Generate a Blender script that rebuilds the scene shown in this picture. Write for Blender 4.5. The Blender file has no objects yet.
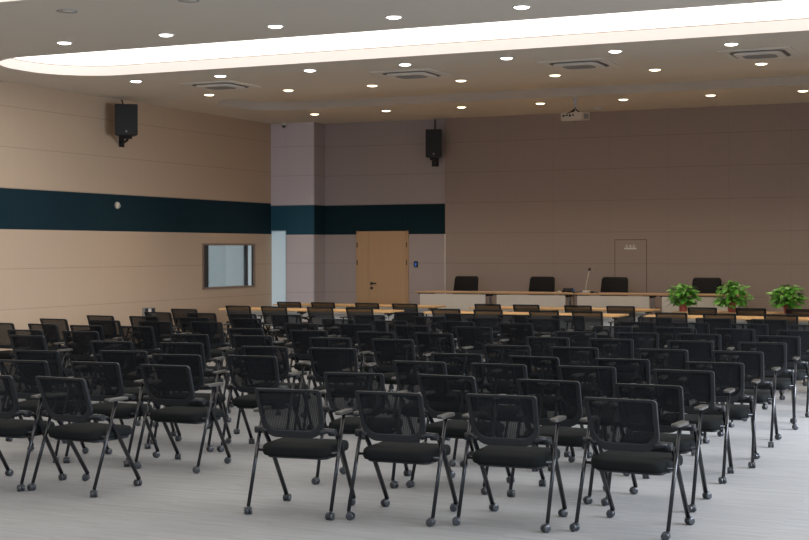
import bpy, bmesh, math, random
from mathutils import Vector, Matrix, Euler
random.seed(11)
C = bpy.context.scene.collection
R = math.radians
PI = math.pi
SC = bpy.context.scene

# ------------------------------------------------------------------ materials
def new_mat(name):
    m = bpy.data.materials.new(name)
    m.use_nodes = True
    nt = m.node_tree
    nt.nodes.clear()
    out = nt.nodes.new('ShaderNodeOutputMaterial')
    return m, nt, out

def N(nt, t, **kw):
    n = nt.nodes.new(t)
    for k, v in kw.items():
        setattr(n, k, v)
    return n

def col4(c):
    return (c[0], c[1], c[2], 1.0)

def mat(name, col, rough=.5, metal=0., spec=.5, var=.12, scale=40., bump=0.):
    m, nt, out = new_mat(name)
    p = N(nt, 'ShaderNodeBsdfPrincipled')
    p.inputs['Roughness'].default_value = rough
    p.inputs['Metallic'].default_value = metal
    p.inputs['Specular IOR Level'].default_value = spec
    tc = N(nt, 'ShaderNodeTexCoord')
    nz = N(nt, 'ShaderNodeTexNoise')
    nz.inputs['Scale'].default_value = scale
    nz.inputs['Detail'].default_value = 3
    nt.links.new(tc.outputs['Object'], nz.inputs['Vector'])
    mx = N(nt, 'ShaderNodeMix', data_type='RGBA')
    mx.inputs[6].default_value = col4([max(0, c * (1 - var)) for c in col])
    mx.inputs[7].default_value = col4([min(1, c * (1 + var)) for c in col])
    nt.links.new(nz.outputs['Fac'], mx.inputs[0])
    nt.links.new(mx.outputs[2], p.inputs['Base Color'])
    if bump:
        b = N(nt, 'ShaderNodeBump')
        b.inputs['Strength'].default_value = bump
        b.inputs['Distance'].default_value = .004
        nt.links.new(nz.outputs['Fac'], b.inputs['Height'])
        nt.links.new(b.outputs[0], p.inputs['Normal'])
    nt.links.new(p.outputs[0], out.inputs[0])
    return m

def emit(name, col, strength):
    m, nt, out = new_mat(name)
    e = N(nt, 'ShaderNodeEmission')
    e.inputs[0].default_value = col4(col)
    e.inputs[1].default_value = strength
    nt.links.new(e.outputs[0], out.inputs[0])
    return m

def math_node(nt, op, a, b=None, c=None):
    n = N(nt, 'ShaderNodeMath', operation=op)
    for i, v in enumerate((a, b, c)):
        if v is None:
            continue
        if isinstance(v, (int, float)):
            n.inputs[i].default_value = v
        else:
            nt.links.new(v, n.inputs[i])
    return n.outputs[0]

def seam(nt, coord, off, size, width):
    """1 on the thin joint between panels, 0 elsewhere"""
    a = math_node(nt, 'SUBTRACT', coord, off - width / 2)
    f = math_node(nt, 'FLOORED_MODULO', a, size)
    return math_node(nt, 'LESS_THAN', f, width)

def wall_mat(name, col, axis, hoff, hsize, band=None, bz=(2.075, 2.68), zoff=.29, zsize=.6, vseam=.92):
    m, nt, out = new_mat(name)
    p = N(nt, 'ShaderNodeBsdfPrincipled')
    p.inputs['Roughness'].default_value = .85
    p.inputs['Specular IOR Level'].default_value = .2
    g = N(nt, 'ShaderNodeNewGeometry')
    sx = N(nt, 'ShaderNodeSeparateXYZ')
    nt.links.new(g.outputs['Position'], sx.inputs[0])
    nz = N(nt, 'ShaderNodeTexNoise')
    nz.inputs['Scale'].default_value = 90
    nz.inputs['Detail'].default_value = 4
    nt.links.new(g.outputs['Position'], nz.inputs['Vector'])
    mx = N(nt, 'ShaderNodeMix', data_type='RGBA')
    mx.inputs[6].default_value = col4([c * .9 for c in col])
    mx.inputs[7].default_value = col4([c * 1.1 for c in col])
    nt.links.new(nz.outputs['Fac'], mx.inputs[0])
    cur = mx.outputs[2]
    z = sx.outputs['Z']
    h = sx.outputs[axis]
    zs = seam(nt, z, zoff, zsize, .013)
    vs = seam(nt, h, hoff, hsize, .011)
    mul = N(nt, 'ShaderNodeMix', data_type='RGBA', blend_type='MULTIPLY')
    nt.links.new(zs, mul.inputs[0]); nt.links.new(cur, mul.inputs[6]); mul.inputs[7].default_value = (.80, .79, .79, 1)
    mul2 = N(nt, 'ShaderNodeMix', data_type='RGBA', blend_type='MULTIPLY')
    nt.links.new(vs, mul2.inputs[0]); nt.links.new(mul.outputs[2], mul2.inputs[6]); mul2.inputs[7].default_value = (vseam, vseam, vseam, 1)
    cur = mul2.outputs[2]
    if band:
        a = math_node(nt, 'GREATER_THAN', z, bz[0])
        b = math_node(nt, 'LESS_THAN', z, bz[1])
        k = math_node(nt, 'MULTIPLY', a, b)
        tl = N(nt, 'ShaderNodeMix', data_type='RGBA')
        nt.links.new(k, tl.inputs[0]); nt.links.new(cur, tl.inputs[6])
        mb = N(nt, 'ShaderNodeMix', data_type='RGBA', blend_type='MULTIPLY')
        nt.links.new(vs, mb.inputs[0]); mb.inputs[6].default_value = col4(band); mb.inputs[7].default_value = (.75, .75, .75, 1)
        nt.links.new(mb.outputs[2], tl.inputs[7])
        cur = tl.outputs[2]
    nt.links.new(cur, p.inputs['Base Color'])
    nt.links.new(p.outputs[0], out.inputs[0])
    return m

def carpet_mat():
    m, nt, out = new_mat('carpet_tiles')
    p = N(nt, 'ShaderNodeBsdfPrincipled')
    p.inputs['Roughness'].default_value = .8
    p.inputs['Specular IOR Level'].default_value = .25
    g = N(nt, 'ShaderNodeNewGeometry')
    def streak(rot, sc, seed):
        mp = N(nt, 'ShaderNodeMapping')
        mp.inputs['Rotation'].default_value = (0, 0, rot)
        mp.inputs['Scale'].default_value = sc
        mp.inputs['Location'].default_value = (seed, seed * 1.7, 0)
        nt.links.new(g.outputs['Position'], mp.inputs[0])
        nz = N(nt, 'ShaderNodeTexNoise')
        nz.inputs['Scale'].default_value = 1
        nz.inputs['Detail'].default_value = 5
        nz.inputs['Roughness'].default_value = .62
        nt.links.new(mp.outputs[0], nz.inputs['Vector'])
        return nz.outputs['Fac']
    s1 = streak(R(38), (1.5, 20, 1), 3)
    s2 = streak(R(70), (1.5, 20, 1), 9)
    # square tiles alternate the direction of the streaks
    ck = N(nt, 'ShaderNodeTexChecker')
    ck.inputs['Scale'].default_value = 1.0
    mpc = N(nt, 'ShaderNodeMapping')
    mpc.inputs['Scale'].default_value = (2, 2, 2)
    mpc.inputs['Location'].default_value = (0.07, .03, .5)
    nt.links.new(g.outputs['Position'], mpc.inputs[0])
    nt.links.new(mpc.outputs[0], ck.inputs['Vector'])
    mixs = N(nt, 'ShaderNodeMix', data_type='FLOAT')
    nt.links.new(ck.outputs['Fac'], mixs.inputs[0]); nt.links.new(s1, mixs.inputs[2]); nt.links.new(s2, mixs.inputs[3])
    big = N(nt, 'ShaderNodeTexNoise')
    big.inputs['Scale'].default_value = 1.1
    big.inputs['Detail'].default_value = 2
    nt.links.new(g.outputs['Position'], big.inputs['Vector'])
    a = math_node(nt, 'MULTIPLY', mixs.outputs[0], .7)
    v = math_node(nt, 'MULTIPLY_ADD', big.outputs['Fac'], .3, a)
    cr = N(nt, 'ShaderNodeValToRGB')
    cr.color_ramp.elements[0].position = .33
    cr.color_ramp.elements[0].color = (.222, .221, .221, 1)
    cr.color_ramp.elements[1].position = .66
    cr.color_ramp.elements[1].color = (.300, .299, .298, 1)
    nt.links.new(v, cr.inputs[0])
    nt.links.new(cr.outputs[0], p.inputs['Base Color'])
    nt.links.new(p.outputs[0], out.inputs[0])
    return m

def mesh_fabric_mat(name, col, see):
    """woven chair mesh: a fine dark net you can partly see through"""
    m, nt, out = new_mat(name)
    p = N(nt, 'ShaderNodeBsdfPrincipled')
    p.inputs['Base Color'].default_value = col4(col)
    p.inputs['Roughness'].default_value = .75
    p.inputs['Specular IOR Level'].default_value = .25
    t = N(nt, 'ShaderNodeBsdfTransparent')
    tc = N(nt, 'ShaderNodeTexCoord')
    w = N(nt, 'ShaderNodeTexWave', wave_type='BANDS', bands_direction='X')
    w.inputs['Scale'].default_value = 26
    w.inputs['Distortion'].default_value = .3
    nt.links.new(tc.outputs['Object'], w.inputs['Vector'])
    f = math_node(nt, 'MULTIPLY_ADD', w.outputs['Fac'], .16, 1 - see - .08)
    mx = N(nt, 'ShaderNodeMixShader')
    nt.links.new(f, mx.inputs[0]); nt.links.new(t.outputs[0], mx.inputs[1]); nt.links.new(p.outputs[0], mx.inputs[2])
    nt.links.new(mx.outputs[0], out.inputs[0])
    return m

def glass_mat(name, tint, gl=.12, see=.9):
    m, nt, out = new_mat(name)
    t = N(nt, 'ShaderNodeBsdfTransparent'); t.inputs[0].default_value = col4(tint)
    g = N(nt, 'ShaderNodeBsdfGlossy'); g.inputs['Roughness'].default_value = .03
    lw = N(nt, 'ShaderNodeLayerWeight'); lw.inputs[0].default_value = .35
    f = math_node(nt, 'MULTIPLY_ADD', lw.outputs['Fresnel'], .5, gl * .4)
    mx = N(nt, 'ShaderNodeMixShader')
    nt.links.new(f, mx.inputs[0]); nt.links.new(t.outputs[0], mx.inputs[1]); nt.links.new(g.outputs[0], mx.inputs[2])
    nt.links.new(mx.outputs[0], out.inputs[0])
    return m

def wood_mat(name, c0, c1, axis=0, rough=.42):
    m, nt, out = new_mat(name)
    p = N(nt, 'ShaderNodeBsdfPrincipled')
    p.inputs['Roughness'].default_value = rough
    p.inputs['Specular IOR Level'].default_value = .35
    tc = N(nt, 'ShaderNodeTexCoord')
    mp = N(nt, 'ShaderNodeMapping')
    sc = [24, 24, 24]; sc[axis] = 1.4
    mp.inputs['Scale'].default_value = sc
    nt.links.new(tc.outputs['Object'], mp.inputs[0])
    nz = N(nt, 'ShaderNodeTexNoise')
    nz.inputs['Scale'].default_value = 1.0
    nz.inputs['Detail'].default_value = 4
    nt.links.new(mp.outputs[0], nz.inputs['Vector'])
    mx = N(nt, 'ShaderNodeMix', data_type='RGBA')
    mx.inputs[6].default_value = col4(c0); mx.inputs[7].default_value = col4(c1)
    nt.links.new(nz.outputs['Fac'], mx.inputs[0])
    nt.links.new(mx.outputs[2], p.inputs['Base Color'])
    nt.links.new(p.outputs[0], out.inputs[0])
    return m

TEAL = (.007, .026, .036)
M = dict(
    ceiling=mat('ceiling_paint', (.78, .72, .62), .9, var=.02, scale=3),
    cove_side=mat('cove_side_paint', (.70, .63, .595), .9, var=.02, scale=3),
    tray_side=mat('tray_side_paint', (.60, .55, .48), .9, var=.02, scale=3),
    floor=carpet_mat(),
    wall_left=wall_mat('side_wall_fabric', (.54, .41, .295), 'Y', 17.28, 1.164, band=TEAL, bz=(2.09, 2.726), zoff=.216, zsize=.630, vseam=1.06),
    wall_back=wall_mat('back_wall_fabric', (.37, .30, .265), 'X', -4.13, 1.123),
    wall_back_l=wall_mat('back_wall_fabric_cool', (.44, .385, .375), 'X', -11.72, 1.123, band=TEAL),  # cooler fabric, with some bluish daylight mixed into the colour
    pillar=wall_mat('pillar_fabric_daylit', (.78, .72, .76), 'X', -14.24, 3.0, band=(.028, .11, .17)),  # paler than the wall: bluish daylight put into the colour
    plaster=mat('plain_plaster', (.55, .5, .45), .9, var=.03, scale=3),
    blue_room=mat('cool_painted_wall', (.54, .575, .58), .85, var=.04, scale=3),
    blue_glow=mat('pale_blue_glow', (.70, .82, .86), .5, var=.0, scale=3),
    plastic=mat('black_frame_plastic', (.008, .0095, .012), .38, spec=.45, var=.1),
    seat=mat('black_seat_fabric', (.009, .0102, .0102), .9, spec=.12, var=.25, scale=300, bump=.3),
    mesh=mesh_fabric_mat('black_chair_net', (.005, .006, .008), .13),
    tube=mat('black_painted_tube', (.012, .013, .017), .22, metal=.3, spec=.7, var=.08),
    arm=mat('grey_armrest_plastic', (.052, .048, .042), .32, spec=.7, var=.08),
    caster=mat('grey_caster_plastic', (.034, .037, .042), .3, spec=.6, var=.1),
    wheel=mat('caster_tread', (.04, .043, .048), .4, spec=.5, var=.1),
    steel=mat('brushed_steel', (.55, .56, .57), .3, metal=.9, var=.05),
    wood=wood_mat('table_wood', (.66, .41, .19), (.78, .51, .25)),
    desk_wood=wood_mat('desk_wood', (.50, .32, .18), (.58, .38, .22)),
    door_wood=wood_mat('door_wood', (.50, .33, .19), (.57, .385, .225), axis=2),
    white=mat('white_painted_panel', (.82, .80, .75), .5, var=.04),
    cream=mat('cream_desk_panel', (.86, .79, .68), .55, var=.04),
    white_metal=mat('white_table_metal', (.72, .74, .75), .35, var=.04),
    black=mat('matt_black', (.012, .012, .013), .6, var=.15),
    leather=mat('black_chair_leather', (.006, .006, .007), .6, spec=.25, var=.15, scale=120, bump=.2),
    grey=mat('grey_plastic', (.30, .30, .29), .5, var=.05),
    ac_white=mat('ac_white_plastic', (.80, .76, .69), .6, var=.03),
    ac_grille=mat('ac_grille_grey', (.30, .30, .30), .7, var=.2, scale=120),
    slot=mat('ac_slot_dark', (.16, .145, .13), .8),
    trim_grey=mat('aluminium_trim', (.60, .66, .70), .3, metal=.5, var=.04),
    frame_brown=mat('window_frame_bronze', (.30, .22, .17), .45, metal=.3, var=.05),
    frame_dark=mat('window_frame_dark', (.035, .04, .045), .4, var=.05),
    glass=glass_mat('window_glass', (.90, .94, .95)),
    pane=glass_mat('daylight_glass', (.95, .97, 1.0), gl=.02),
    pot=mat('red_plastic_pot', (.70, .20, .16), .42, var=.1, scale=20),
    soil=mat('dark_soil', (.04, .028, .02), .95, var=.5, scale=120),
    leaf=mat('pothos_leaf', (.13, .40, .05), .4, spec=.5, var=.8, scale=7),
    stem=mat('green_stem', (.16, .28, .06), .5),
    ivory=mat('ivory_plastic', (.62, .56, .47), .4, var=.04),
    blue=mat('blue_plug', (.05, .15, .5), .4),
    screen=emit('blue_screen', (.06, .16, .5), .5),
    red=mat('red_button', (.45, .06, .05), .4),
    amber=mat('amber_button', (.6, .36, .08), .4),
    door_seam=mat('door_gap_shadow', (.13, .10, .08), .9),
    stage=mat('stage_carpet', (.22, .21, .20), .9),
    sign_metal=mat('sign_metal', (.72, .74, .70), .4, metal=.2, var=.04),
    lens_white=emit('lamp_lens_cool', (1.0, .97, .95), 9),
    lens_warm=emit('lamp_lens_warm', (1.0, .78, .54), 5),
    cove_light=emit('luminous_membrane', (1.0, .955, .89), 2.0),
    chalk=mat('white_plastic', (.72, .70, .66), .45, var=.03),
)

_p = [n for n in M['blue_glow'].node_tree.nodes if n.type == 'BSDF_PRINCIPLED'][0]
_p.inputs['Emission Color'].default_value = (.55, .78, .92, 1)      # added faint glow brightens the pale blue, no lamp behind it
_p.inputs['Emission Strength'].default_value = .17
# ------------------------------------------------------------------ mesh helpers
class MB:
    def __init__(self):
        self.v = []; self.f = []; self.s = []
    def add(self, vs, fs, smooth=False):
        o = len(self.v)
        self.v += [tuple(p) for p in vs]
        self.f += [tuple(i + o for i in f) for f in fs]
        self.s += [smooth] * len(fs)
        return self
    def box(self, x0, x1, y0, y1, z0, z1, mtx=None):
        vs = [Vector(p) for p in ((x0,y0,z0),(x1,y0,z0),(x1,y1,z0),(x0,y1,z0),(x0,y0,z1),(x1,y0,z1),(x1,y1,z1),(x0,y1,z1))]
        if mtx: vs = [mtx @ p for p in vs]
        return self.add(vs, [(3,2,1,0),(4,5,6,7),(0,1,5,4),(1,2,6,5),(2,3,7,6),(3,0,4,7)])
    def slab(self, loop, z0, z1, b=.004, mtx=None, smooth=False):
        """closed 2-D outline (ccw) raised from z0 to z1 with small bevels"""
        n = len(loop)
        cx = sum(p[0] for p in loop) / n; cy = sum(p[1] for p in loop) / n
        def ins(d):
            r = []
            for x, y in loop:
                L = math.hypot(x - cx, y - cy) or 1
                r.append((x - (x - cx) / L * d, y - (y - cy) / L * d))
            return r
        rings = [(ins(b), z0), (loop, z0 + b), (loop, z1 - b), (ins(b), z1)]
        vs = [Vector((x, y, z)) for lp, z in rings for x, y in lp]
        if mtx: vs = [mtx @ p for p in vs]
        fs = []
        for k in range(3):
            for i in range(n):
                j = (i + 1) % n
                fs.append((k*n+i, k*n+j, (k+1)*n+j, (k+1)*n+i))
        fs.append(tuple(range(n - 1, -1, -1)))
        fs.append(tuple(range(3*n, 4*n)))
        return self.add(vs, fs, smooth)
    def tube(self, pts, r, n=8, cap=True, flat=1.0):
        pts = [Vector(p) for p in pts]
        rs = r if isinstance(r, (list, tuple)) else [r] * len(pts)
        up = None; vs = []
        for i, p in enumerate(pts):
            d = (pts[min(i+1, len(pts)-1)] - pts[max(i-1, 0)]).normalized()
            if up is None:
                up = d.orthogonal().normalized()
            else:
                up = (up - d * up.dot(d)).normalized()
            w = d.cross(up)
            for k in range(n):
                a = 2*PI*k/n
                vs.append(p + (up * math.cos(a) + w * math.sin(a) * flat) * rs[i])
        fs = []
        for i in range(len(pts)-1):
            for k in range(n):
                j = (k+1) % n
                fs.append((i*n+k, i*n+j, (i+1)*n+j, (i+1)*n+k))
        self.add(vs, fs, True)
        if cap:
            o = len(self.v) - len(vs)
            self.f += [tuple(o + k for k in range(n-1, -1, -1)), tuple(o + (len(pts)-1)*n + k for k in range(n))]
            self.s += [False, False]
        return self
    def lathe(self, prof, n=20, mtx=None, close=True):
        vs = []
        for r, z in prof:
            for k in range(n):
                a = 2*PI*k/n
                vs.append(Vector((r*math.cos(a), r*math.sin(a), z)))
        if mtx: vs = [mtx @ p for p in vs]
        fs = []
        for i in range(len(prof)-1):
            for k in range(n):
                j = (k+1) % n
                fs.append((i*n+k, i*n+j, (i+1)*n+j, (i+1)*n+k))
        self.add(vs, fs, True)
        if close:
            o = len(self.v) - len(vs)
            self.f += [tuple(o + k for k in range(n-1, -1, -1)), tuple(o + (len(prof)-1)*n + k for k in range(n))]
            self.s += [False, False]
        return self
    def mesh(self, name, m):
        me = bpy.data.meshes.new(name)
        me.from_pydata([tuple(p) for p in self.v], [], self.f)
        me.polygons.foreach_set('use_smooth', self.s)
        me.materials.append(m)
        me.validate()
        bm = bmesh.new(); bm.from_mesh(me)
        bmesh.ops.recalc_face_normals(bm, faces=bm.faces)
        bm.to_mesh(me); bm.free()
        return me
    def obj(self, name, m, parent=None, loc=(0, 0, 0), rot=(0, 0, 0)):
        o = bpy.data.objects.new(name, self.mesh(name, m))
        C.objects.link(o)
        o.parent = parent; o.location = loc; o.rotation_euler = rot
        return o

def rrect(w, d, r, n=5, cx=0, cy=0, radii=None):
    """rounded rectangle outline, ccw; radii = (br, tr, tl, bl)"""
    rr = radii or (r, r, r, r)
    out = []
    for (sx, sy, a0), q in zip(((1,-1,-90),(1,1,0),(-1,1,90),(-1,-1,180)), rr):
        ox, oy = sx*(w/2-q), sy*(d/2-q)
        for k in range(n+1):
            a = R(a0 + 90*k/n)
            out.append((cx+ox+q*math.cos(a), cy+oy+q*math.sin(a)))
    return out

def smooth_path(pts, r=.05, n=4):
    pts = [Vector(p) for p in pts]
    out = [pts[0]]
    for i in range(1, len(pts)-1):
        a, b, c = pts[i-1], pts[i], pts[i+1]
        d = min(r, (a-b).length*.45, (c-b).length*.45)
        p0 = b + (a-b).normalized()*d; p1 = b + (c-b).normalized()*d
        for k in range(n+1):
            t = k/n
            out.append(p0*(1-t)**2 + b*2*t*(1-t) + p1*t*t)
    out.append(pts[-1])
    return out

def empty(name, loc=(0, 0, 0), rz=0):
    o = bpy.data.objects.new(name, None)
    C.objects.link(o); o.location = loc; o.rotation_euler = (0, 0, rz)
    o.empty_display_size = .1
    return o

def tag(o, label, cat, group=None):
    o['label'] = label; o['category'] = cat
    if group: o['group'] = group
    return o

def struct(o):
    o['kind'] = 'structure'
    return o

def copy_tree(o, parent=None):
    c = o.copy(); C.objects.link(c); c.parent = parent
    for ch in KIDS.get(o.name, []):
        copy_tree(ch, c)
    return c
KIDS = {}
def index_children():
    KIDS.clear()
    for o in bpy.data.objects:
        if o.parent: KIDS.setdefault(o.parent.name, []).append(o)

ORD = ['first', 'second', 'third', 'fourth', 'fifth', 'sixth', 'seventh', 'eighth', 'ninth', 'tenth', 'eleventh', 'twelfth']

# ------------------------------------------------------------------ room
XL, XR, YB, YF = -14.6, 2.2, 25.8, -4.5
ZC = 4.375                       # flat ceiling
WY0, WY1, WZ0, WZ1 = 22.72, 24.61, 1.035, 1.865   # interior window
LE = 25.5                        # end of the side wall
YP = 25.30                       # front of the pillar at the corner

struct(MB().box(-19, XR+.3, YF-.3, YB+.4, -.2, 0).obj('floor', M['floor']))

w = MB()
w.box(XL-.2, XL, YF, WY0, 0, 4.6); w.box(XL-.2, XL, WY1, LE, 0, 4.6)
w.box(XL-.2, XL, WY0, WY1, 0, WZ0); w.box(XL-.2, XL, WY0, WY1, WZ1, 4.6)
struct(w.obj('wall_left', M['wall_left']))
struct(MB().box(-19, -10.87, YB, YB+.2, 0, 4.7).obj('wall_back_side', M['wall_back_l']))
struct(MB().box(-10.87, XR+.2, YB-.05, YB+.2, 0, 4.7).obj('wall_back', M['wall_back']))
struct(MB().box(XL-.2, -13.6, YP+.04, YB+.05, 0, 4.6).obj('column_back', M['wall_back_l']))
w = MB(); w.box(-14.24, -13.6, YP, YP+.039, 0, 4.6); w.box(XL, -14.24, YP, YP+.039, 2.17, 4.6)
struct(w.obj('column_back_daylit_face', M['pillar']))  # separate front face, so only it carries the painted daylight
struct(MB().box(-13.606, -13.590, YP-.008, YP+.004, 0, 2.075).obj('trim_1', M['trim_grey']))
struct(MB().box(-10.878, -10.856, YB-.075, YB-.03, 0, 2.075).obj('trim_2', M['chalk']))
# pale blue door between the side wall and the pillar
d1 = struct(MB().box(XL, -14.26, YP+.025, YP+.038, 0, 2.15).obj('door_1', M['blue_glow']))
w = MB(); w.box(XL, -14.24, YP+.01, YP+.038, 2.15, 2.168); w.box(-14.258, -14.242, YP+.01, YP+.038, 0, 2.15)
w.obj('door_frame', M['trim_grey'], d1)

# wooden door of two leaves
d2 = empty('door_2'); struct(d2)
o = MB().box(-12.56, -11.73, YB-.05, YB+.02, 0, 2.11).obj('leaf', M['door_wood'], d2)
h = MB(); h.tube([(-12.50, YB-.05, 1.075), (-12.50, YB-.10, 1.075), (-12.38, YB-.10, 1.075)], .014)
h.lathe([(.03, 0), (.03, .012), (.02, .016)], 12, Matrix.Translation((-12.50, YB-.05, 1.075)) @ Matrix.Rotation(R(90), 4, 'X'))
h.obj('handle', M['black'], o)
h = MB(); h.lathe([(.028, 0), (.028, .014), (.018, .02)], 12, Matrix.Translation((-12.50, YB-.05, .98)) @ Matrix.Rotation(R(90), 4, 'X'))
h.obj('lock', M['black'], o)
MB().box(-12.82, -12.565, YB-.05, YB+.02, 0, 2.11).obj('leaf', M['door_wood'], d2)
fr = MB(); fr.box(-12.86, -12.82, YB-.035, YB+.02, 0, 2.15); fr.box(-11.73, -11.69, YB-.035, YB+.02, 0, 2.15); fr.box(-12.86, -11.69, YB-.035, YB+.02, 2.11, 2.14)
fr.obj('door_frame', M['door_wood'], d2)
for x in (-12.83, -11.72):
    for z in (.35, 1.5, 1.86):
        MB().tube([(x, YB-.052, z-.05), (x, YB-.052, z+.05)], .009, 8).obj('hinge', M['black'], d2)

# flush door in the right part of the back wall
d3 = empty('door_3'); struct(d3)
x0, x1, zt = -7.39, -6.78, 1.94
MB().box(x0, x1, YB-.055, YB-.045, .2, zt).obj('leaf', M['wall_back'], d3)
g = MB(); yy = YB-.057
g.box(x0-.006, x0+.006, yy, yy+.01, .2, zt); g.box(x1-.006, x1+.006, yy, yy+.01, .2, zt); g.box(x0, x1, yy, yy+.01, zt-.007, zt+.007)
g.obj('door_gap', M['door_seam'], d3)

# door plate: three small raised characters over a thin metal strip
sg = empty('door_sign', (-7.09, YB-.057, 1.775))
tag(sg, 'small pale metal sign with three raised characters on the flush back wall door', 'sign')
MB().slab(rrect(.235, .028, .006, 3), 0, .008, .001, Matrix.Rotation(R(90), 4, 'X')).obj('strip', M['sign_metal'], sg)
for k, dx in enumerate((-.07, 0, .07)):
    ch = MB()
    ch.box(-.022, .022, -.006, .002, .020, .026); ch.box(-.004, .004, -.006, .002, .02, .07)
    ch.box(-.018, .018, -.006, .002, .042, .048)
    if k == 0: ch.box(-.016, -.009, -.006, .002, .048, .066); ch.box(.009, .016, -.006, .002, .048, .062)
    if k == 1: ch.box(-.02, .02, -.006, .002, .062, .068); ch.box(-.02, -.014, -.006, .002, .026, .062); ch.box(.014, .02, -.006, .002, .026, .062)
    if k == 2: ch.box(-.02, -.014, -.006, .002, .026, .07); ch.box(.006, .022, -.006, .002, .058, .064)
    ch.obj('character', M['sign_metal'], sg, (dx, 0, 0))

# interior window to the control room
w1 = empty('window_1'); struct(w1)
f = MB()
for (a, b, c_, d) in ((WY0-.03, WY1+.03, WZ1-.012, WZ1+.025), (WY0-.03, WY1+.03, WZ0-.025, WZ0+.012), (WY0-.03, WY0+.015, WZ0, WZ1), (WY1-.015, WY1+.03, WZ0, WZ1)):
    f.box(XL-.2, XL+.015, a, b, c_, d)
f.obj('window_frame', M['frame_brown'], w1)
f = MB()
f.box(XL-.06, XL-.012, WY0+.015, WY0+.21, WZ0+.012, WZ1-.012); f.box(XL-.06, XL-.02, WY1-.30, WY1-.20, WZ0+.012, WZ1-.012); f.box(XL-.06, XL-.02, WY1-.05, WY1-.015, WZ0+.012, WZ1-.012)
f.obj('sash', M['frame_dark'], w1)
f = MB(); f.box(XL-.05, XL-.03, WY1-.20, WY1-.05, WZ0+.012, WZ1-.012); f.obj('side_light', M['blue_glow'], w1)  # bright reflection in the glass, put in as a glowing strip
MB().box(XL-.045, XL-.035, WY0+.2, WY1-.2, WZ0+.012, WZ1-.012).obj('glass', M['glass'], w1)
struct(MB().box(-17.9, -17.7, 18.5, LE-.1, 0, 3.4).obj('wall_control_room', M['blue_room']))
struct(MB().box(-17.9, XL-.2, 18.3, 18.5, 0, 3.4).obj('wall_control_room_side', M['blue_room']))
struct(MB().box(-17.7, XL-.2, 25.4, 25.6, 0, 3.4).obj('wall_control_room_end', M['blue_room']))
struct(MB().box(-17.9, XL-.2, 18.3, LE, 3.4, 3.5).obj('ceiling_control_room', M['ceiling']))

# window wall on the other side and behind (daylight)
wins = [(-.5, 2.6), (4.0, 7.1), (8.5, 11.6), (13.0, 16.1)]  # last window is unseen, added to brighten the opposite side wall
w = MB(); ys = [YF] + [v for p in wins for v in p] + [YB]
for i in range(0, len(ys), 2):
    w.box(XR, XR+.2, ys[i], ys[i+1], 0, 4.6)
for a, b in wins:
    w.box(XR, XR+.2, a, b, 0, .6); w.box(XR, XR+.2, a, b, 3.3, 4.6)
struct(w.obj('wall_right', M['plaster']))
rwins = [(-12.4, -9.0), (-7.4, -4.0), (-2.4, 1.0)]
w = MB(); xs = [XL-.2] + [v for p in rwins for v in p] + [XR+.2]
for i in range(0, len(xs), 2):
    w.box(xs[i], xs[i+1], YF-.2, YF, 0, 4.6)
for a, b in rwins:
    w.box(a, b, YF-.2, YF, 0, .6); w.box(a, b, YF-.2, YF, 3.3, 4.6)
struct(w.obj('wall_rear', M['plaster']))
k = 2
for (a, b) in wins:
    f = MB()
    for y in (a, (a+b)/2-.03, b-.06): f.box(XR+.06, XR+.14, y, y+.06, .6, 3.3)
    for z in (.6, 3.24): f.box(XR+.06, XR+.14, a, b, z, z+.06)
    o = struct(f.obj('window_%d' % k, M['frame_dark'])); k += 1
    MB().box(XR+.095, XR+.105, a, b, .6, 3.3).obj('glass', M['pane'], o)
for (a, b) in rwins:
    f = MB()
    for x in (a, (a+b)/2-.03, b-.06): f.box(x, x+.06, YF-.14, YF-.06, .6, 3.3)
    for z in (.6, 3.24): f.box(a, b, YF-.14, YF-.06, z, z+.06)
    o = struct(f.obj('window_%d' % k, M['frame_dark'])); k += 1
    MB().box(a, b, YF-.105, YF-.095, .6, 3.3).obj('glass', M['pane'], o)

# ------------------------------------------------------------------ ceiling with recesses
COVES = [(-13.50, 1.2, 15.09, 17.26, .98), (-13.50, 1.2, 9.50, 11.66, .98), (-13.50, 1.2, 3.9, 6.05, .98)]  # third recess and its glowing panel are unseen, added for light
TRAY = (-13.48, 1.2, 20.90, 22.96, .8)
def hole_loop(h, n=10):
    x0, x1, y0, y1, r = h
    return [(x, y) for x, y in rrect(x1-x0, y1-y0, r, n, (x0+x1)/2, (y0+y1)/2)]
bm = bmesh.new()
loops = [[(XL-.1, YF), (XR+.2, YF), (XR+.2, YB+.1), (XL-.1, YB+.1)]] + [hole_loop(h) for h in COVES + [TRAY]]
edges = []
for lp in loops:
    vs = [bm.verts.new((x, y, ZC)) for x, y in lp]
    edges += [bm.edges.new((vs[i], vs[(i+1) % len(vs)])) for i in range(len(vs))]
bmesh.ops.triangle_fill(bm, use_beauty=True, use_dissolve=False, edges=edges)
for f in bm.faces:
    f.normal_update()
    if f.normal.z > 0: f.normal_flip()
me = bpy.data.meshes.new('ceiling'); bm.to_mesh(me); bm.free()
me.materials.append(M['ceiling'])
o = bpy.data.objects.new('ceiling', me); C.objects.link(o); struct(o)
def recess_side(h, z0, z1, m, name):
    lp = hole_loop(h); n = len(lp)
    b = MB()
    b.add([(x, y, z0) for x, y in lp] + [(x, y, z1) for x, y in lp], [(i, (i+1) % n, n+(i+1) % n, n+i) for i in range(n)], True)
    return struct(b.obj(name, m))
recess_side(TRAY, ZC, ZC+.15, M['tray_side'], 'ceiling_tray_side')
lp = hole_loop(TRAY)
struct(MB().add([(x, y, ZC+.15) for x, y in lp], [tuple(range(len(lp)))]).obj('ceiling_tray', M['ceiling']))
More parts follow.
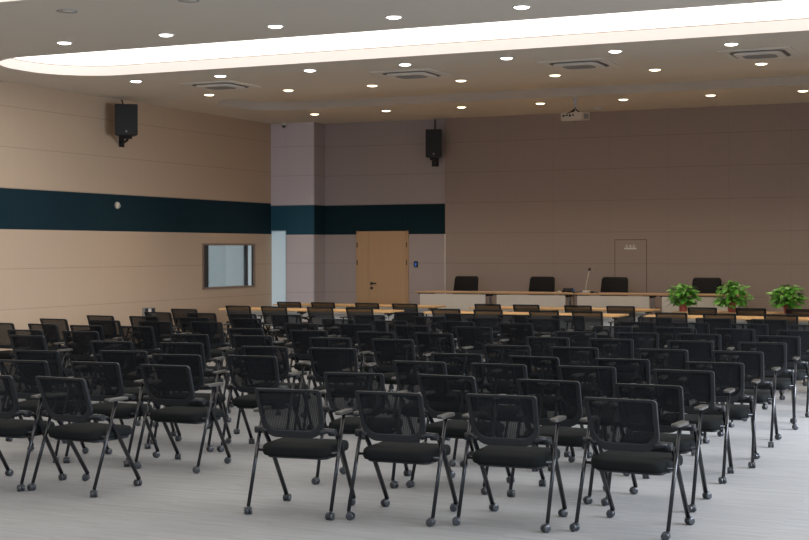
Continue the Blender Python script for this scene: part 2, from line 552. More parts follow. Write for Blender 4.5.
for i, h in enumerate(COVES):
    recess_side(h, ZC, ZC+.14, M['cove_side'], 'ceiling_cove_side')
    recess_side(h, ZC+.14, ZC+.153, M['frame_brown'], 'ceiling_cove_edge')
    lp = hole_loop(h)
    o = MB().slab(lp, ZC+.152, ZC+.17, .002).obj('luminous_ceiling_panel', M['cove_light'])
    tag(o, ['long glowing white ceiling panel in the rounded recess before the air conditioners',
            'glowing white ceiling panel in the recess cut off at the top corner',
            'added unseen glowing white ceiling panel in the recess above the camera side of the room'][i], 'ceiling light', 'luminous ceiling recesses')
struct(MB().box(-19, XR+.3, YF-.3, YB+.4, ZC+.35, ZC+.5).obj('roof', M['plaster']))

# downlights
def make_downlight(warm):
    r = empty('downlight')
    MB().lathe([(.105, 0), (.105, -.005), (.095, -.009), (.086, -.006), (.086, 0)], 24, close=False).obj('trim_ring', M['chalk'], r)
    MB().lathe([(.078, -.0065), (.070, -.013), (.05, -.019), (.02, -.022)], 24).obj('lens', M['lens_warm'] if warm else M['lens_white'], r)
    return r
def spot(name, loc, power, col, ang, blend=.9):
    l = bpy.data.lights.new(name, 'SPOT')
    l.energy = power; l.color = col; l.spot_size = R(ang); l.spot_blend = blend; l.shadow_soft_size = .07
    o = bpy.data.objects.new(name, l); C.objects.link(o); o.location = loc
    return o
dl_cool = make_downlight(False); dl_warm = make_downlight(True)
index_children()
DX = [-12.76 + 1.522*i for i in range(10)]
rows = [(3.0, 0, 'added unseen row by the rear windows'), (8.3, 0, 'added unseen row between the first recesses'),  # first two rows are unseen, added only for their light
        (14.26, 0, 'row in front of the long glowing recess'), (17.97, 0, 'row just behind the long glowing recess'),
        (20.05, 1, 'row behind the air conditioners'), (23.79, 1, 'row along the back wall')]
SPOT_W = [11, 14, 22, 36, 95, 80]
used = {0: False, 1: False}
for ri, (y, warm, phrase) in enumerate(rows):
    for i, x in enumerate(DX):
        src = dl_warm if warm else dl_cool
        if not used[warm]: o = src; used[warm] = True
        else: o = copy_tree(src)
        x += .03 if ri == 2 else 0
        o.location = (x, y, ZC-.001)
        tag(o, 'round downlight, %s, %s from side wall' % (phrase, ORD[i]), 'downlight', phrase)
        sp = spot('downlight_beam', (x, y, ZC-.03), SPOT_W[ri], (1, .80, .60) if warm else (1, .92, .84), 108 if ri > 3 else 118, .85)

# air-conditioner cassettes
def make_ac():
    r = empty('air_conditioner')
    outer = rrect(.95, .95, .03, 3)
    b = MB(); b.slab(outer, -.014, 0, .004); b.obj('frame', M['ac_white'], r)
    MB().slab(rrect(.73, .73, .14, 6), -.019, -.010, .003).obj('air_slot', M['slot'], r)
    MB().slab(rrect(.63, .63, .11, 6), -.046, -.016, .014).obj('grille_panel', M['ac_white'], r)
    MB().slab(rrect(.44, .36, .10, 5), -.050, -.042, .003).obj('grille', M['ac_grille'], r)
    return r
ac0 = make_ac(); index_children()
for i, x in enumerate((-11.87, -8.55, -5.96, -3.45)):
    o = ac0 if i == 0 else copy_tree(ac0)
    o.location = (x, 18.99, ZC)
    tag(o, ['white ceiling cassette air conditioner, first from the side wall with the window',
            'white ceiling cassette air conditioner, second from the side wall with the window',
            'white ceiling cassette air conditioner above and in front of the projector',
            'white ceiling cassette air conditioner, fourth and last from the side wall'][i], 'air conditioner', 'ceiling cassette air conditioners')

# round ceiling speakers near the top edge
for i, x in enumerate((-9.71, -8.14)):
    r = empty('ceiling_speaker', (x, 12.40, ZC))
    MB().lathe([(.112, 0), (.112, -.006), (.102, -.009), (.100, -.004)], 28, close=False).obj('rim', M['grey'], r)
    MB().lathe([(.100, -.004), (.02, -.006)], 28).obj('grille', M['ceiling'], r)
    tag(r, ['round grey-rimmed flush ceiling speaker near the lower of two downlights', 'round flush ceiling speaker cut by the top edge of the picture'][i], 'ceiling speaker', 'flush ceiling speakers')

# smoke detector near the projector
r = empty('smoke_detector', (-7.43, 24.85, ZC))
MB().lathe([(.10, 0), (.10, -.02), (.085, -.03)], 20).obj('base', M['chalk'], r)
MB().lathe([(.06, -.03), (.055, -.05), (.03, -.056)], 20).obj('sensor', M['ac_white'], r)
tag(r, 'flat white round smoke detector on the ceiling beside the projector', 'smoke detector')

# dome camera at the end of the side wall
r = empty('dome_camera', (-14.19, 25.12, 4.375))
MB().lathe([(.065, .0), (.065, -.05), (.055, -.06)], 18).obj('housing', M['chalk'], r)
MB().lathe([(.05, -.06), (.046, -.085), (.03, -.105), (.005, -.112)], 18).obj('dome', M['grey'], r)
MB().lathe([(.02, 0), (.018, .01)], 12, Matrix.Translation((.025, -.035, -.088)) @ Matrix.Rotation(R(115), 4, 'X')).obj('lens', M['black'], r)
tag(r, 'small white dome security camera under the ceiling in front of the pillar', 'security camera')

# projector
r = empty('projector', (-7.34, 23.15, 0))
MB().tube([(0, 0, ZC), (0, 0, 4.16)], .022, 12).obj('pole', M['white_metal'], r)
MB().lathe([(.07, ZC-.001), (.07, ZC-.02)], 16).obj('ceiling_plate', M['white_metal'], r)
mt = Matrix.Translation((0, 0, 4.05)) @ Matrix.Rotation(R(-8), 4, 'Z') @ Matrix.Rotation(R(4), 4, 'X')
b = MB(); b.slab(rrect(.41, .33, .03, 4), -.075, .065, .012, mt); body = b.obj('body', M['ivory'], r)
b = MB(); b.lathe([(.05, 0), (.05, .02), (.04, .022)], 16, mt @ Matrix.Translation((.1, .165, 0)) @ Matrix.Rotation(R(-90), 4, 'X')); b.obj('lens', M['black'], body)
b = MB()
for k in range(4): b.box(-.16+k*.06, -.125+k*.06, -.172, -.16, -.005+.012*(k % 2), .03, mt)
b.obj('socket_panel', M['black'], body)
b = MB(); b.box(.2065, .209, -.1, .08, -.05, .03, mt); b.obj('vent', M['grey'], body)
MB().tube([(-.08, -.05, 4.11), (0, 0, 4.17), (.08, .05, 4.11)], .012, 6).tube([(.1, -.08, 4.11), (0, 0, 4.17), (-.1, .08, 4.11)], .012, 6).obj('bracket', M['black'], r)
MB().tube(smooth_path([(-.10, -.165, 4.08), (-.06, -.21, 4.09), (.0, -.19, 4.12), (.015, -.03, 4.2)], .04), .008, 6).obj('cable', M['black'], r)
tag(r, 'cream projector hanging from the ceiling on a pale pole', 'projector')

# ------------------------------------------------------------------ wall speakers
def wall_speaker(loc, rz, w, hgt, d, pole_to, mount, label):
    r = empty('wall_speaker', loc, 0)
    mt = Matrix.Rotation(rz, 4, 'Z')
    b = MB(); b.slab([(x, y) for x, y in ((-w/2, -d/2), (w/2, -d/2), (w*.36, d/2), (-w*.36, d/2))], -hgt/2, hgt/2, .012, mt)
    cab = b.obj('cabinet', M['black'], r)
    b = MB(); b.box(-w/2+.012, w/2-.012, -d/2-.008, -d/2-.0005, -hgt/2+.015, hgt/2-.015, mt); gr = b.obj('grille', M['black'], cab)
    b = MB(); b.box(-.016, .016, -d/2-.011, -d/2-.008, -hgt/2+.05, -hgt/2+.08, mt); b.obj('badge', M['grey'], gr)
    wl = Vector(mount) - Vector(loc)
    b = MB(); b.tube(smooth_path([(0, .03, -hgt/2+.01), (0, .03, -hgt/2-.07), (wl.x*.7, wl.y*.7, -hgt/2-.10), (wl.x, wl.y, -hgt/2-.07)], .03), .022, 8)
    b.box(-.07, .07, -.05, .07, -hgt/2-.05, -hgt/2-.0)
    b.obj('bracket', M['black'], r)
    b = MB()
    sx, sy = (.012, .07) if abs(wl.x) > abs(wl.y) else (.07, .012)
    b.box(wl.x-sx, wl.x+sx, wl.y-sy, wl.y+sy, -hgt/2-.16, -hgt/2+.06); b.obj('wall_plate', M['black'], r)
    MB().tube([(wl.x*.5, wl.y*.5, hgt/2-.03), (wl.x*.82, wl.y*.82, hgt/2+.1), (wl.x*.93, wl.y*.93, pole_to-loc[2])], .014, 6).obj('cable', M['black'], r)
    tag(r, label, 'loudspeaker')
    return r
wall_speaker((-14.26, 19.80, 3.98), R(36), .38, .53, .27, 4.37, (XL+.005, 20.12, 3.9), 'black loudspeaker on a bracket high on the side wall above the teal band')
wall_speaker((-11.00, 25.50, 3.86), R(20), .32, .55, .26, 4.37, (-11.10, 25.79, 3.86), 'black loudspeaker on a bracket high on the back wall near the wooden door')

# round white clock-like sensor on the teal band
r = empty('wall_sensor', (XL, 19.98, 2.537))
mt = Matrix.Rotation(R(90), 4, 'Y')
MB().lathe([(.06, 0), (.06, .03), (.05, .045), (.02, .05)], 20, mt).obj('housing', M['ivory'], r)
MB().lathe([(.022, .045), (.02, .065), (.01, .07)], 14, mt @ Matrix.Translation((.012, .018, 0))).obj('sensor_eye', M['grey'], r)
tag(r, 'small round cream sensor on the teal band of the side wall', 'wall sensor')
# open socket box low on the side wall
r = empty('socket_box', (XL, 20.90, .645))
MB().box(0, .05, -.17, .17, -.10, .09).obj('box', M['grey'], r)
MB().box(.05, .055, -.155, -.06, -.09, .08).obj('cover', M['frame_dark'], r)
MB().box(.05, .058, -.05, .03, -.02, .075).obj('socket', M['chalk'], r)
MB().box(.05, .057, .05, .15, .0, .078).obj('socket', M['frame_dark'], r)
MB().box(.05, .058, .06, .15, -.06, -.015).obj('switch', M['chalk'], r)
MB().box(.05, .060, -.12, -.09, -.085, -.04).obj('button', M['amber'], r)
MB().box(.05, .060, -.145, -.125, -.085, -.05).obj('button', M['red'], r)
tag(r, 'small grey socket box low on the side wall behind the chairs', 'socket box')
# access control panel by the door
r = empty('access_panel', (-11.53, YB, 1.47))
MB().slab(rrect(.085, .12, .01, 3), 0, .025, .004, Matrix.Rotation(R(90), 4, 'X')).obj('body', M['black'], r)
MB().box(-.018, .018, -.027, -.0252, -.04, .03).obj('screen', M['screen'], r)
tag(r, 'small black access panel with a blue screen beside the wooden door', 'access panel')

# ------------------------------------------------------------------ training chair
def back_y(x, z):
    t = (z-.52)/.33
    return -.185 - .115*t + .012*math.sin(t*PI) - .05*(1-(x/.24)**2)*.55
def build_chair(near):
    r = empty('training_chair')
    # seat cushion
    b = MB(); n = 7
    lp = rrect(.495, .45, .085, n)
    rings = [(.90, .392), (.975, .398), (1.0, .415), (1.0, .438), (.985, .455), (.94, .465), (.75, .470), (.4, .472)]
    L = len(lp); vs = []
    for sc_, z in rings:
        for x, y in lp:
            yy = y*sc_ + .02 - .015*(1-(x/.25)**2)*(1 if y < 0 else 0)
            droop = -.018*max(0, (yy-.15)/.11)**2 - .006*max(0, (-.10-yy)/.09)
            vs.append((x*sc_, yy, z + (droop if z > .41 else droop*.8) - .010*(1-abs(x)/.25)*(1 if z > .45 else 0)))
    fs = [(k*L+i, k*L+(i+1) % L, (k+1)*L+(i+1) % L, (k+1)*L+i) for k in range(len(rings)-1) for i in range(L)]
    fs += [tuple(range(L-1, -1, -1)), tuple(range((len(rings)-1)*L, len(rings)*L))]
    b.add(vs, fs, True); b.obj('seat', M['seat'], r)
    b = MB(); b.slab(rrect(.44, .38, .05, 4, 0, .03), .372, .395, .006); b.box(-.235, -.19, -.06, .12, .378, .402); b.box(.19, .235, -.06, .12, .378, .402)
    b.obj('seat_pan', M['plastic'], r)
    # backrest frame: rounded outline, wide lower corners
    n = 6
    outl = rrect(.465, .335, 0, n, 0, .6875, radii=(.105, .022, .022, .105))
    inl = rrect(.465-.060, .335-.070, 0, n, 0, .6875+.016, radii=(.082, .012, .012, .082))
    def taper(x, z): return x*(1 - .075*max(0, (.80-z)/.28))
    nl = len(outl); vs = []
    for lp, dy in ((outl, -.013), (outl, .013), (inl, .012), (inl, -.012)):
        for x, z in lp:
            vs.append((taper(x, z), back_y(x, z)+dy, z))
    fs = []
    for k in range(4):
        k2 = (k+1) % 4
        for i in range(nl):
            j = (i+1) % nl
            fs.append((k*nl+i, k*nl+j, k2*nl+j, k2*nl+i))
    b = MB(); b.add(vs, fs, False)
    bk = b.obj('backrest', M['plastic'], r)
    bv = bk.modifiers.new('bevel', 'BEVEL'); bv.width = .005; bv.segments = 2; bv.limit_method = 'ANGLE'; bv.angle_limit = R(50)
    cx, cz = 0, .70; vs = []
    for q in (1.01, .75, .5, .25):
        for x, z in inl:
            xx, zz = cx+(x-cx)*q, cz+(z-cz)*q
            vs.append((taper(xx, zz), back_y(xx, zz), zz))
    vs.append((0, back_y(0, cz), cz))
    fs = [(k*nl+i, k*nl+(i+1) % nl, (k+1)*nl+(i+1) % nl, (k+1)*nl+i) for k in range(3) for i in range(nl)]
    fs += [(3*nl+i, 3*nl+(i+1) % nl, 4*nl) for i in range(nl)]
    MB().add(vs, fs, True).obj('mesh_panel', M['mesh'], bk)
    for sx in (-1, 1):
        # bracket from the frame to the pivot
        b = MB(); b.tube(smooth_path([(sx*.185, -.205, .555), (sx*.225, -.195, .575), (sx*.262, -.165, .562)], .03), [.020, .020, .020, .019, .018, .018, .018], 8)
        b.tube([(sx*.240, -.165, .560), (sx*.285, -.165, .560)], .025, 12)
        b.obj('back_bracket', M['plastic'], r)
        # rear leg: straight tube from the armrest down and backwards
        MB().tube([(sx*.292, -.035, .670), (sx*.292, -.272, .056)], .0125, 10).obj('leg', M['tube'], r)
        # front leg: curves forward from the pivot and down
        MB().tube(smooth_path([(sx*.262, -.165, .560), (sx*.262, -.085, .548), (sx*.258, -.015, .470), (sx*.250, .265, .056)], .09, 6), .0155, 10, flat=1.1).obj('leg', M['tube'], r)
        b = MB(); b.slab(rrect(.054, .225, .022, 4, sx*.294, -.035), .674, .695, .006); b.obj('armrest', M['arm'], r)
        for (cx_, cy_) in ((.292, -.272), (.250, .265)):
            c0 = MB(); c0.lathe([(.009, .062), (.009, .045), (.013, .044), (.013, .038)], 10)
            # hood over the wheels
            hood = MB()
            for k in range(9):
                pass
            c0.lathe([(.027, -.010), (.027, .010)], 16, Matrix.Translation((0, -.014, .029)) @ Matrix.Rotation(R(90), 4, 'Y') @ Matrix.Scale(.32, 4, (0, 0, 1)))
            wv = []
            for s2 in (-1, 1):
                wb = MB(); wb.lathe([(.012, -.009), (.0235, -.009), (.0258, -.005), (.0258, .005), (.0225, .009), (.012, .0095)], 16, Matrix.Translation((s2*.0155, -.014, .026)) @ Matrix.Rotation(R(90), 4, 'Y'))
                wv.append(wb)
            if not near:
                for wb in wv: c0.add(wb.v, wb.f, True)
            co = c0.obj('caster', M['caster'], r, (sx*cx_, cy_, 0), (0, 0, random.uniform(-1, 1)))
            if near:
                for wb in wv: wb.obj('wheel', M['caster'], co)
    b = MB(); b.tube([(-.292, -.132, .418), (.292, -.132, .418)], .0095, 8); b.obj('crossbar', M['tube'], r)
    b = MB(); b.tube([(-.256, .035, .405), (.256, .035, .405)], .0095, 8); b.obj('crossbar', M['tube'], r)
    return r

LROWS = [
  [(-12.04, 21.50, 2), (-11.37, 21.50, -2), (-10.52, 21.50, -3), (-9.81, 21.50, 1)],
  [(-11.97, 19.68, 0), (-11.30, 19.68, 2), (-10.46, 19.68, 0), (-9.76, 19.68, 2)],
  [(-12.10, 18.30, 1)],
  [(-11.83, 17.20, -1), (-11.06, 17.18, 4), (-10.39, 17.20, -1), (-9.68, 17.20, 5)],
  [(-11.97, 16.01, -3), (-11.26, 16.04, 1), (-10.42, 16.00, 3), (-9.66, 16.08, 1)],
  [(-11.98, 15.01, -4), (-11.10, 14.93, 6), (-10.35, 14.99, 5), (-9.65, 15.09, 4)],
  [(-11.95, 13.90, 2), (-11.26, 13.90, -4), (-10.56, 13.85, 2), (-9.87, 13.91, 1)],
  [(-10.62, 12.80, 5), (-9.84, 12.80, 5)],
  [(-9.90, 11.97, 0)]]
MROWS = [
  [(-8.45, 21.85, 1), (-7.77, 21.85, -2), (-6.88, 21.85, 0), (-6.17, 21.85, 2)],
  [(-8.36, 19.85, 4), (-7.67, 19.85, 2), (-6.78, 19.85, 2), (-6.11, 19.85, 2)],
  [(-8.37, 18.50, 3), (-7.54, 18.42, 1), (-6.72, 18.40, 1), (-5.94, 18.42, 3)],
  [(-8.55, 17.55, 3), (-7.61, 17.48, 4), (-6.78, 17.48, 3), (-5.98, 17.48, 2)],
  [(-8.43, 16.37, 2), (-7.63, 16.27, 7), (-6.75, 16.40, 0), (-5.93, 16.29, -4)],
  [(-8.37, 15.25, 2), (-7.65, 15.33, 3), (-6.92, 15.36, 1), (-6.10, 15.32, 2)],
  [(-8.42, 14.01, 3), (-7.55, 13.94, 5), (-6.73, 13.97, 3), (-6.05, 14.02, -1)],
  [(-8.41, 12.82, 5), (-7.65, 12.87, 5), (-6.72, 12.87, 6), (-6.02, 12.90, 3)],
  [(-8.48, 11.53, 9), (-7.70, 11.60, 9), (-6.67, 11.45, 7), (-5.98, 11.51, 10)],
  [(-8.33, 10.20, 8), (-7.57, 10.47, 11), (-6.87, 10.28, 7), (-6.19, 10.41, 7)],
  [(-7.68, 9.23, 8), (-7.02, 9.32, 3), (-6.32, 9.29, 0)],
  [(-7.03, 8.05, 2), (-6.40, 8.10, -5)]]
RROWS = [
  [(-4.85, 21.80, -2), (-4.10, 21.80, 0), (-3.34, 21.80, 2), (-2.60, 21.55, 0)],
  [(-4.86, 19.85, -1), (-4.17, 19.85, 4), (-3.32, 19.85, 3), (-2.60, 19.85, 1)],
  [(-4.73, 18.43, 4), (-3.95, 18.43, 4), (-3.23, 18.40, 2), (-2.50, 18.40, 1)],
  [(-4.65, 17.20, 1), (-3.97, 17.20, 3), (-3.26, 17.20, 1), (-2.57, 17.25, 4)],
  [(-4.64, 16.11, 7), (-3.92, 16.12, 3), (-3.21, 16.09, 1), (-2.50, 16.05, 2)],
  [(-4.71, 14.86, 5), (-4.03, 14.95, 8), (-3.36, 14.97, 3), (-2.53, 14.94, -1)],
  [(-4.68, 13.83, 3), (-4.00, 13.81, 6), (-3.19, 13.82, 3), (-2.49, 13.84, 4)],
  [(-4.63, 12.48, 4), (-3.97, 12.49, 4), (-3.15, 12.55, 2), (-2.48, 12.56, 0)],
  [(-4.67, 11.33, 5), (-3.94, 11.28, -5), (-3.18, 11.31, 4), (-2.40, 11.26, 4)],
  [(-4.62, 10.42, 1), (-3.94, 10.44, 2), (-3.23, 10.49, 3), (-2.46, 10.44, 1)],
  [(-4.63, 9.25, 9), (-3.93, 9.34, -4), (-3.13, 9.27, -2), (-2.41, 9.23, -1)],
  [(-4.485, 8.0, 6), (-3.80, 8.09, 2), (-3.08, 8.21, 2), (-2.34, 8.29, -4)]]
near0 = build_chair(True); far0 = build_chair(False); index_children()
flags = {True: False, False: False}
BLK = [(LROWS, 'wall-side block', 'the side wall'), (MROWS, 'centre block', 'the wall-side aisle'), (RROWS, 'plant-side block', 'the centre aisle')]
for rws, bname, ref in BLK:
    for ri, row in enumerate(rws):
        for ci, (x, y, a) in enumerate(row):
            near = y < 10.2
            src = near0 if near else far0
            if not flags[near]: o = src; flags[near] = True
            else: o = copy_tree(src)
            a = R(a)
            # x, y = middle of the backrest's top edge; the chair's origin lies in front of it
            x, y = x*1.007 - .012, y*1.007
            o.location = (x - math.sin(a)*.30, y + math.cos(a)*.30, 0)
            o.scale = (1.01, 1, .992)
            o.rotation_euler = (0, 0, a)
            if ri == 0: w_ = 'at the table row under the speakers\' desks'
            if ri == 0: lab = 'black mesh chair at the farther table row, %s, %s from %s' % (bname, ORD[ci], ref)
            elif ri == 1: lab = 'black mesh chair at the nearer table row, %s, %s from %s' % (bname, ORD[ci], ref)
            else: lab = 'black mesh chair, %s, %s row behind the tables, %s from %s' % (bname, ORD[ri-2], ORD[ci], ref)
            tag(o, lab, 'chair', 'chairs of the ' + bname)
index_children()
for o in list(bpy.data.objects):        # casters swivel freely
    if o.name.startswith('caster') and o.parent:
        o.rotation_euler = (0, 0, random.uniform(0, 2*PI))

# ------------------------------------------------------------------ training tables
def build_table(L):
    r = empty('training_table')
    b = MB(); b.slab(rrect(L, .62, .02, 3), .722, .750, .004); b.obj('tabletop', M['wood'], r)
    MB().box(-L/2+.12, L/2-.12, -.16, -.135, .44, .69).obj('modesty_panel', M['white_metal'], r)
    MB().box(-L/2+.12, L/2-.12, -.27, -.23, .69, .718).obj('rail', M['white'], r)
    for sx in (-1, 1):
        x = sx*(L/2-.20)
        b = MB(); b.box(x-.03, x+.03, -.05, .03, .09, .66); b.obj('leg', M['white_metal'], r)
        b = MB(); b.add([(x-.1, -.26, .722), (x+.1, -.26, .722), (x+.1, .26, .722), (x-.1, .26, .722), (x-.035, -.07, .655), (x+.035, -.07, .655), (x+.035, .07, .655), (x-.035, .07, .655)],
                        [(0,1,2,3),(4,7,6,5),(0,4,5,1),(1,5,6,2),(2,6,7,3),(3,7,4,0)]); b.obj('bracket', M['black'], r)
        b = MB(); b.box(x-.028, x+.028, -.26, .26, .06, .095); b.obj('foot', M['white_metal'], r)
        for y in (-.23, .23):
            MB().lathe([(.026, -.014), (.03, -.008), (.03, .008), (.026, .014)], 14, Matrix.Translation((x, y, .03)) @ Matrix.Rotation(R(90), 4, 'Y')).tube([(x, y, .03), (x, y, .065)], .008, 6).obj('caster', M['caster'], r)
    return r
t0 = build_table(1.632); index_children(); first = True
TROWS = [(21.13, 'nearer row of tables', [(-12.25, 'wall-side block, end by the side wall'), (-10.61, 'wall-side block, end by the aisle'), (-8.38, 'centre block, end by the wall-side aisle'), (-6.74, 'centre block, end by the centre aisle'), (-4.71, 'plant-side block, end by the centre aisle'), (-3.07, 'plant-side block, far end from the aisle')], (0, 0, 0, 0, 0, 0)),
         (23.17, 'farther row of tables', [(-12.35, 'wall-side block, end by the side wall'), (-10.71, 'wall-side block, end by the aisle'), (-8.40, 'centre block, end by the wall-side aisle'), (-6.76, 'centre block, end by the centre aisle'), (-4.68, 'plant-side block, under two potted plants'), (-3.04, 'plant-side block, end under the third plant')], (0, 0, 0, 0, -.4, -.4))]
for y, ph, xs, dys in TROWS:
    for (x, w_), dy in zip(xs, dys):
        o = t0 if first else copy_tree(t0); first = False
        o.location = (x, y+dy, 0)
        tag(o, 'wood-topped table, %s, %s' % (ph, w_), 'table', ph)

# ------------------------------------------------------------------ stage with the speakers' desks
STG = .2
struct(MB().box(-11.6, 1.0, 23.75, YB-.05, 0, STG).obj('floor_stage', M['stage']))
def build_desk():
    r = empty('conference_desk')
    MB().slab(rrect(1.525, .60, .012, 3), .752, .780, .004).obj('desktop', M['desk_wood'], r)
    MB().box(-.655, .655, -.265, -.245, .25, .735).obj('front_panel', M['cream'], r)
    for sx in (-1, 1):
        x = sx*.62
        b = MB(); b.add([(x-.10, -.27, .752), (x+.10, -.27, .752), (x+.10, .27, .752), (x-.10, .27, .752), (x-.03, -.17, .70), (x+.03, -.17, .70), (x+.03, .1, .70), (x-.03, .1, .70)],
                        [(0,1,2,3),(4,7,6,5),(0,4,5,1),(1,5,6,2),(2,6,7,3),(3,7,4,0)]); b.obj('bracket', M['black'], r)
        b = MB(); b.box(x+sx*.055-.013, x+sx*.055+.013, -.10, -.04, .05, .705); b.obj('leg', M['steel'], r)
        b = MB(); b.box(x+sx*.05-.03, x+sx*.05+.03, -.27, .27, 0, .05); b.obj('foot', M['steel'], r)
    return r
dk0 = build_desk(); index_children()
DNAMES = ['wooden desk with cream front on the stage, end by the wooden door', 'wooden desk with cream front on the stage, at whose end the microphone stands',
          'wooden desk with cream front on the stage, in front of the flush door', 'wooden desk with cream front on the stage, behind the potted plants']
for i, x in enumerate((-10.015, -8.48, -6.945, -5.41)):
    o = dk0 if i == 0 else copy_tree(dk0)
    o.location = (x, 24.32, STG)
    tag(o, DNAMES[i], 'desk', 'desks on the stage')
DT = STG + .78

def build_exec():
    r = empty('conference_chair')
    # backrest: padded rounded panel
    b = MB(); lp = rrect(.56, .62, 0, 5, 0, .74, radii=(.05, .055, .055, .05)); n = len(lp)
    rings = [(.93, .030), (1.0, .018), (1.0, -.012), (.95, -.028), (.6, -.036)]
    vs = []
    for q, dy in rings:
        for x, z in lp:
            xx, zz = x*q, .74+(z-.74)*q
            xx *= 1-.10*max(0, (zz-.5)/.55)
            vs.append((xx, -.235-.10*(zz-.45)/.6+dy*1.0-.05*(1-(x/.25)**2)*.4, zz))
    fs = [(k*n+i, k*n+(i+1) % n, (k+1)*n+(i+1) % n, (k+1)*n+i) for k in range(len(rings)-1) for i in range(n)]
    fs += [tuple(range(n-1, -1, -1)), tuple(range((len(rings)-1)*n, len(rings)*n))]
    b.add(vs, fs, True); b.obj('backrest', M['leather'], r)
    MB().slab(rrect(.50, .48, .08, 5, 0, .02), .41, .49, .02, smooth=True).obj('seat', M['leather'], r)
    for sx in (-1, 1):
        b = MB(); b.tube(smooth_path([(sx*.24, -.20, .43), (sx*.29, -.20, .46), (sx*.29, -.20, .64), (sx*.29, .12, .64), (sx*.29, .14, .46), (sx*.24, .12, .43)], .05), .015, 8)
        b.obj('armrest', M['black'], r)
    MB().tube([(0, 0, .08), (0, 0, .41)], .03, 12).obj('column', M['steel'], r)
    for k in range(5):
        a = 2*PI*k/5
        b = MB(); b.tube([(0, 0, .10), (.28*math.cos(a), .28*math.sin(a), .065)], [.024, .016], 8); l = b.obj('leg', M['black'], r)
        MB().lathe([(.02, -.02), (.026, -.014), (.026, .014), (.02, .02)], 12, Matrix.Translation((.28*math.cos(a), .28*math.sin(a), .026)) @ Matrix.Rotation(R(90), 4, 'Y')).obj('caster', M['black'], l)
    return r
ex0 = build_exec(); index_children()
for i, (x, a) in enumerate(((-10.20, 172), (-8.66, 172), (-7.25, 173), (-5.50, 182))):
    o = ex0 if i == 0 else copy_tree(ex0)
    o.location = (x, 24.80, STG); o.rotation_euler = (0, 0, R(a))
    tag(o, ['black high-back chair on the stage, first along from the wooden door', 'black high-back chair on the stage, just before the microphone',
            'black high-back chair on the stage, in front of the flush door', 'black high-back chair on the stage, behind the potted plants'][i], 'chair', 'chairs on the stage')

# things on the desks
r = empty('gooseneck_microphone', (-7.47, 24.20, DT))
MB().slab(rrect(.13, .13, .015, 3), 0, .045, .006).obj('base', M['ivory'], r)
MB().tube(smooth_path([(-.02, 0, .04), (-.005, 0, .15), (.05, 0, .40)], .08), .0085, 8).obj('neck', M['ivory'], r)
MB().lathe([(.006, 0), (.02, .008), (.024, .025), (.02, .045), (.006, .055)], 14, Matrix.Translation((.05, 0, .395)) @ Matrix.Rotation(R(12), 4, 'Y')).obj('head', M['black'], r)
MB().box(-.035, .035, -.068, -.063, .012, .034).obj('front_plate', M['chalk'], r)
tag(r, 'ivory gooseneck microphone standing on the stage desk', 'microphone')
r = empty('cable_bundle', (-7.83, 24.25, DT))
b = MB()
for k in range(3):
    pts = []
    for i in range(21):
        a = 2*PI*i/20
        pts.append((.10*math.cos(a)*(1-.1*k), .06*math.sin(a)*(1-.1*k), .024+.022*k+.006*math.sin(3*a+k)))
    b.tube(pts, .016, 6, cap=False)
b.obj('coil', M['black'], r)
MB().tube([(.08, -.03, .05), (.14, -.04, .055)], .012, 8).obj('plug', M['blue'], r)
MB().tube(smooth_path([(.09, .0, .02), (.13, -.06, .012), (.14, -.12, .012)], .04), .007, 6).obj('lead', M['black'], r)
tag(r, 'black coiled cable with a blue plug on the stage desk', 'cable')
r = empty('microphone_plug', (-7.585, 24.215, DT))
MB().tube([(0, 0, .02), (.045, .01, .03)], .016, 8).obj('plug', M['blue'], r)
MB().tube(smooth_path([(0, 0, .02), (-.04, -.06, .012), (-.06, -.15, .010), (-.06, -.204, .012), (-.06, -.215, -.03), (-.05, -.215, -.40)], .02), .007, 6).obj('lead', M['black'], r)
tag(r, 'dark lead with a blue plug hanging over the desk edge by the microphone', 'cable')
r = empty('power_adapter', (-7.36, 24.18, DT))
MB().slab(rrect(.07, .05, .012, 3), 0, .035, .006).obj('body', M['black'], r)
MB().tube([(.03, 0, .015), (.12, -.02, .008)], .007, 6).obj('lead', M['black'], r)
tag(r, 'small black adapter with a lead beside the microphone base', 'adapter')
r = empty('paper_cup_lid', (-7.98, 24.18, DT))
MB().lathe([(.035, 0), (.038, .012), (.03, .03), (.012, .034)], 14).obj('cap', M['ivory'], r)
MB().lathe([(.012, .034), (.009, .042)], 10).obj('knob', M['ivory'], r)
r.name = 'desk_button'
tag(r, 'tiny ivory button-like thing on the stage desk beside the coiled cable', 'desk button')

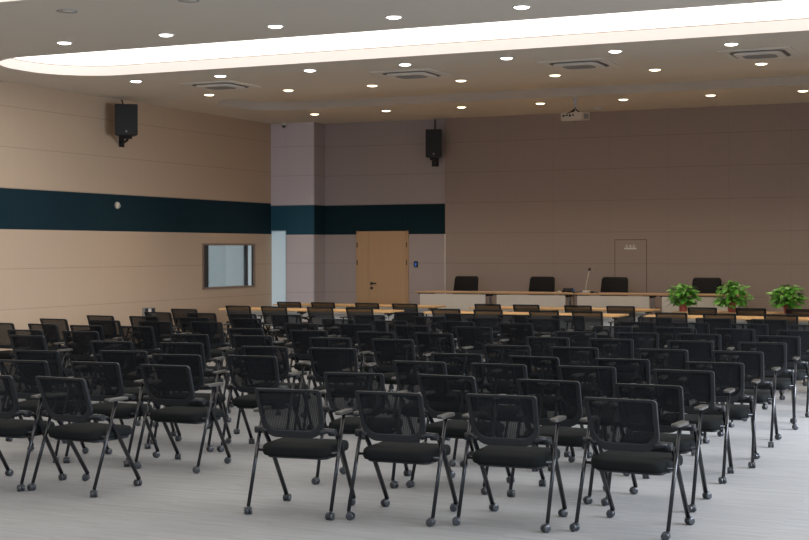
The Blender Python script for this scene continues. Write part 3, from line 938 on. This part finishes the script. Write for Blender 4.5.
# ------------------------------------------------------------------ potted plants
def build_plant(seed, w, hgt, label, loc):
    rnd = random.Random(seed)
    r = empty('potted_plant', loc)
    MB().lathe([(.055, 0), (.058, .004), (.072, .135), (.080, .137), (.082, .160), (.074, .160), (.068, .135)], 22).obj('pot', M['pot'], r)
    MB().lathe([(.068, .136), (.06, .143), (.02, .147)], 18).obj('soil', M['soil'], r)
    lv = MB(); st = MB()
    for k in range(230):
        az = rnd.uniform(0, 2*PI)
        el = rnd.uniform(-.5, 1.0)
        rad = rnd.uniform(.45, 1.0)
        ce = math.cos(el*PI/2)
        px = math.cos(az)*ce*w/2*rad; py = math.sin(az)*ce*w/2*rad
        pz = .205 + (math.sin(el*PI/2)*hgt*.62 if el > 0 else el*.26)*rad + rnd.uniform(-.02, .03)
        p = Vector((px, py, pz))
        if k % 2 == 0:
            st.tube([(rnd.uniform(-.03, .03), rnd.uniform(-.03, .03), .14), (px*.45, py*.45, max(pz, .2)*.75+.08), tuple(p)], [.004, .003, .002], 4, cap=False)
        s = rnd.uniform(.055, .098)
        out = Vector((math.cos(az), math.sin(az), rnd.uniform(-.75, .35))).normalized()
        nrm = Vector((rnd.uniform(-.4, .4), rnd.uniform(-.4, .4)-.25, 1)) + Vector((math.cos(az), math.sin(az), 0))*.6
        side = out.cross(nrm).normalized(); nn = side.cross(out).normalized()
        prof = [(0, -.12, 0), (.30, -.22, .05), (.50, .05, .09), (.44, .42, .07), (.22, .85, .02), (0, 1.15, -.10)]
        vs = []
        for u_, v_, h_ in prof: vs.append(p + side*u_*s + out*v_*s + nn*h_*s)
        for u_, v_, h_ in prof[1:-1]: vs.append(p - side*u_*s + out*v_*s + nn*h_*s)
        mid = [p + out*v_*s - nn*.02*s for v_ in (0, .42, .85)]
        vs += mid
        # indices: 0 base,1-4 right,5 tip,6-9 left,10-12 midrib
        lv.add(vs, [(0,1,2,10),(10,2,3,11),(11,3,4,12),(12,4,5),(0,10,7,6),(10,11,8,7),(11,12,9,8),(12,5,9)], True)
    lv.obj('foliage', M['leaf'], r); st.obj('stems', M['stem'], r)
    tag(r, label, 'plant', 'potted plants on the farther tables')
    return r
build_plant(5, .50, .38, 'leafy green plant in a red pot, first along from the centre aisle', (-5.34, 22.57, .75))
build_plant(8, .53, .46, 'tallest leafy green plant in a red pot, the middle of three', (-4.555, 22.57, .75))
build_plant(2, .51, .38, 'leafy green plant in a red pot, last of three from the centre aisle', (-3.68, 22.57, .75))

# ------------------------------------------------------------------ light
def area(name, loc, rot, sx, sy, power, col):
    l = bpy.data.lights.new(name, 'AREA'); l.shape = 'RECTANGLE'; l.size = sx; l.size_y = sy
    l.energy = power; l.color = col
    o = bpy.data.objects.new(name, l); C.objects.link(o); o.location = loc; o.rotation_euler = rot
    return o
for (a, b), pw in zip(wins, (100, 110, 150, 310)):  # strongest lamp belongs to the added last window
    o = area('window_daylight', (XR+.45, (a+b)/2, 2.0), (0, R(64), 0), 2.6, b-a, pw, (.86, .92, 1.0))
    o.data.spread = R(95)
for (a, b), pw in zip(rwins, (120, 70, 40)):
    area('rear_window_daylight', ((a+b)/2, YF-.45, 2.0), (R(90), 0, 0), b-a, 2.6, pw, (.74, .86, 1.0))
area('control_room_light', (-16.3, 22.5, 3.3), (0, 0, 0), 1.2, 1.2, 120, (.80, .92, 1.0))
wd = bpy.data.worlds.new('sky'); SC.world = wd; wd.use_nodes = True
nt = wd.node_tree
bg = nt.nodes['Background']
bg.inputs[0].default_value = (.62, .76, 1.0, 1); bg.inputs[1].default_value = .9

# ------------------------------------------------------------------ camera
cd = bpy.data.cameras.new('camera'); cd.sensor_width = 36; cd.lens = 1402/809*36
cd.shift_y = -(270-249.8)/809
cam = bpy.data.objects.new('camera', cd); C.objects.link(cam)
cam.location = (0, 0, 1.76)
cam.rotation_euler = (Matrix.Rotation(R(24.55), 3, 'Z') @ Matrix.Rotation(R(90), 3, 'X') @ Matrix.Rotation(-.002, 3, 'Z')).to_euler()
cd.clip_end = 200
SC.camera = cam
SC.view_settings.view_transform = 'Standard'
SC.view_settings.look = 'None'
SC.view_settings.exposure = .42
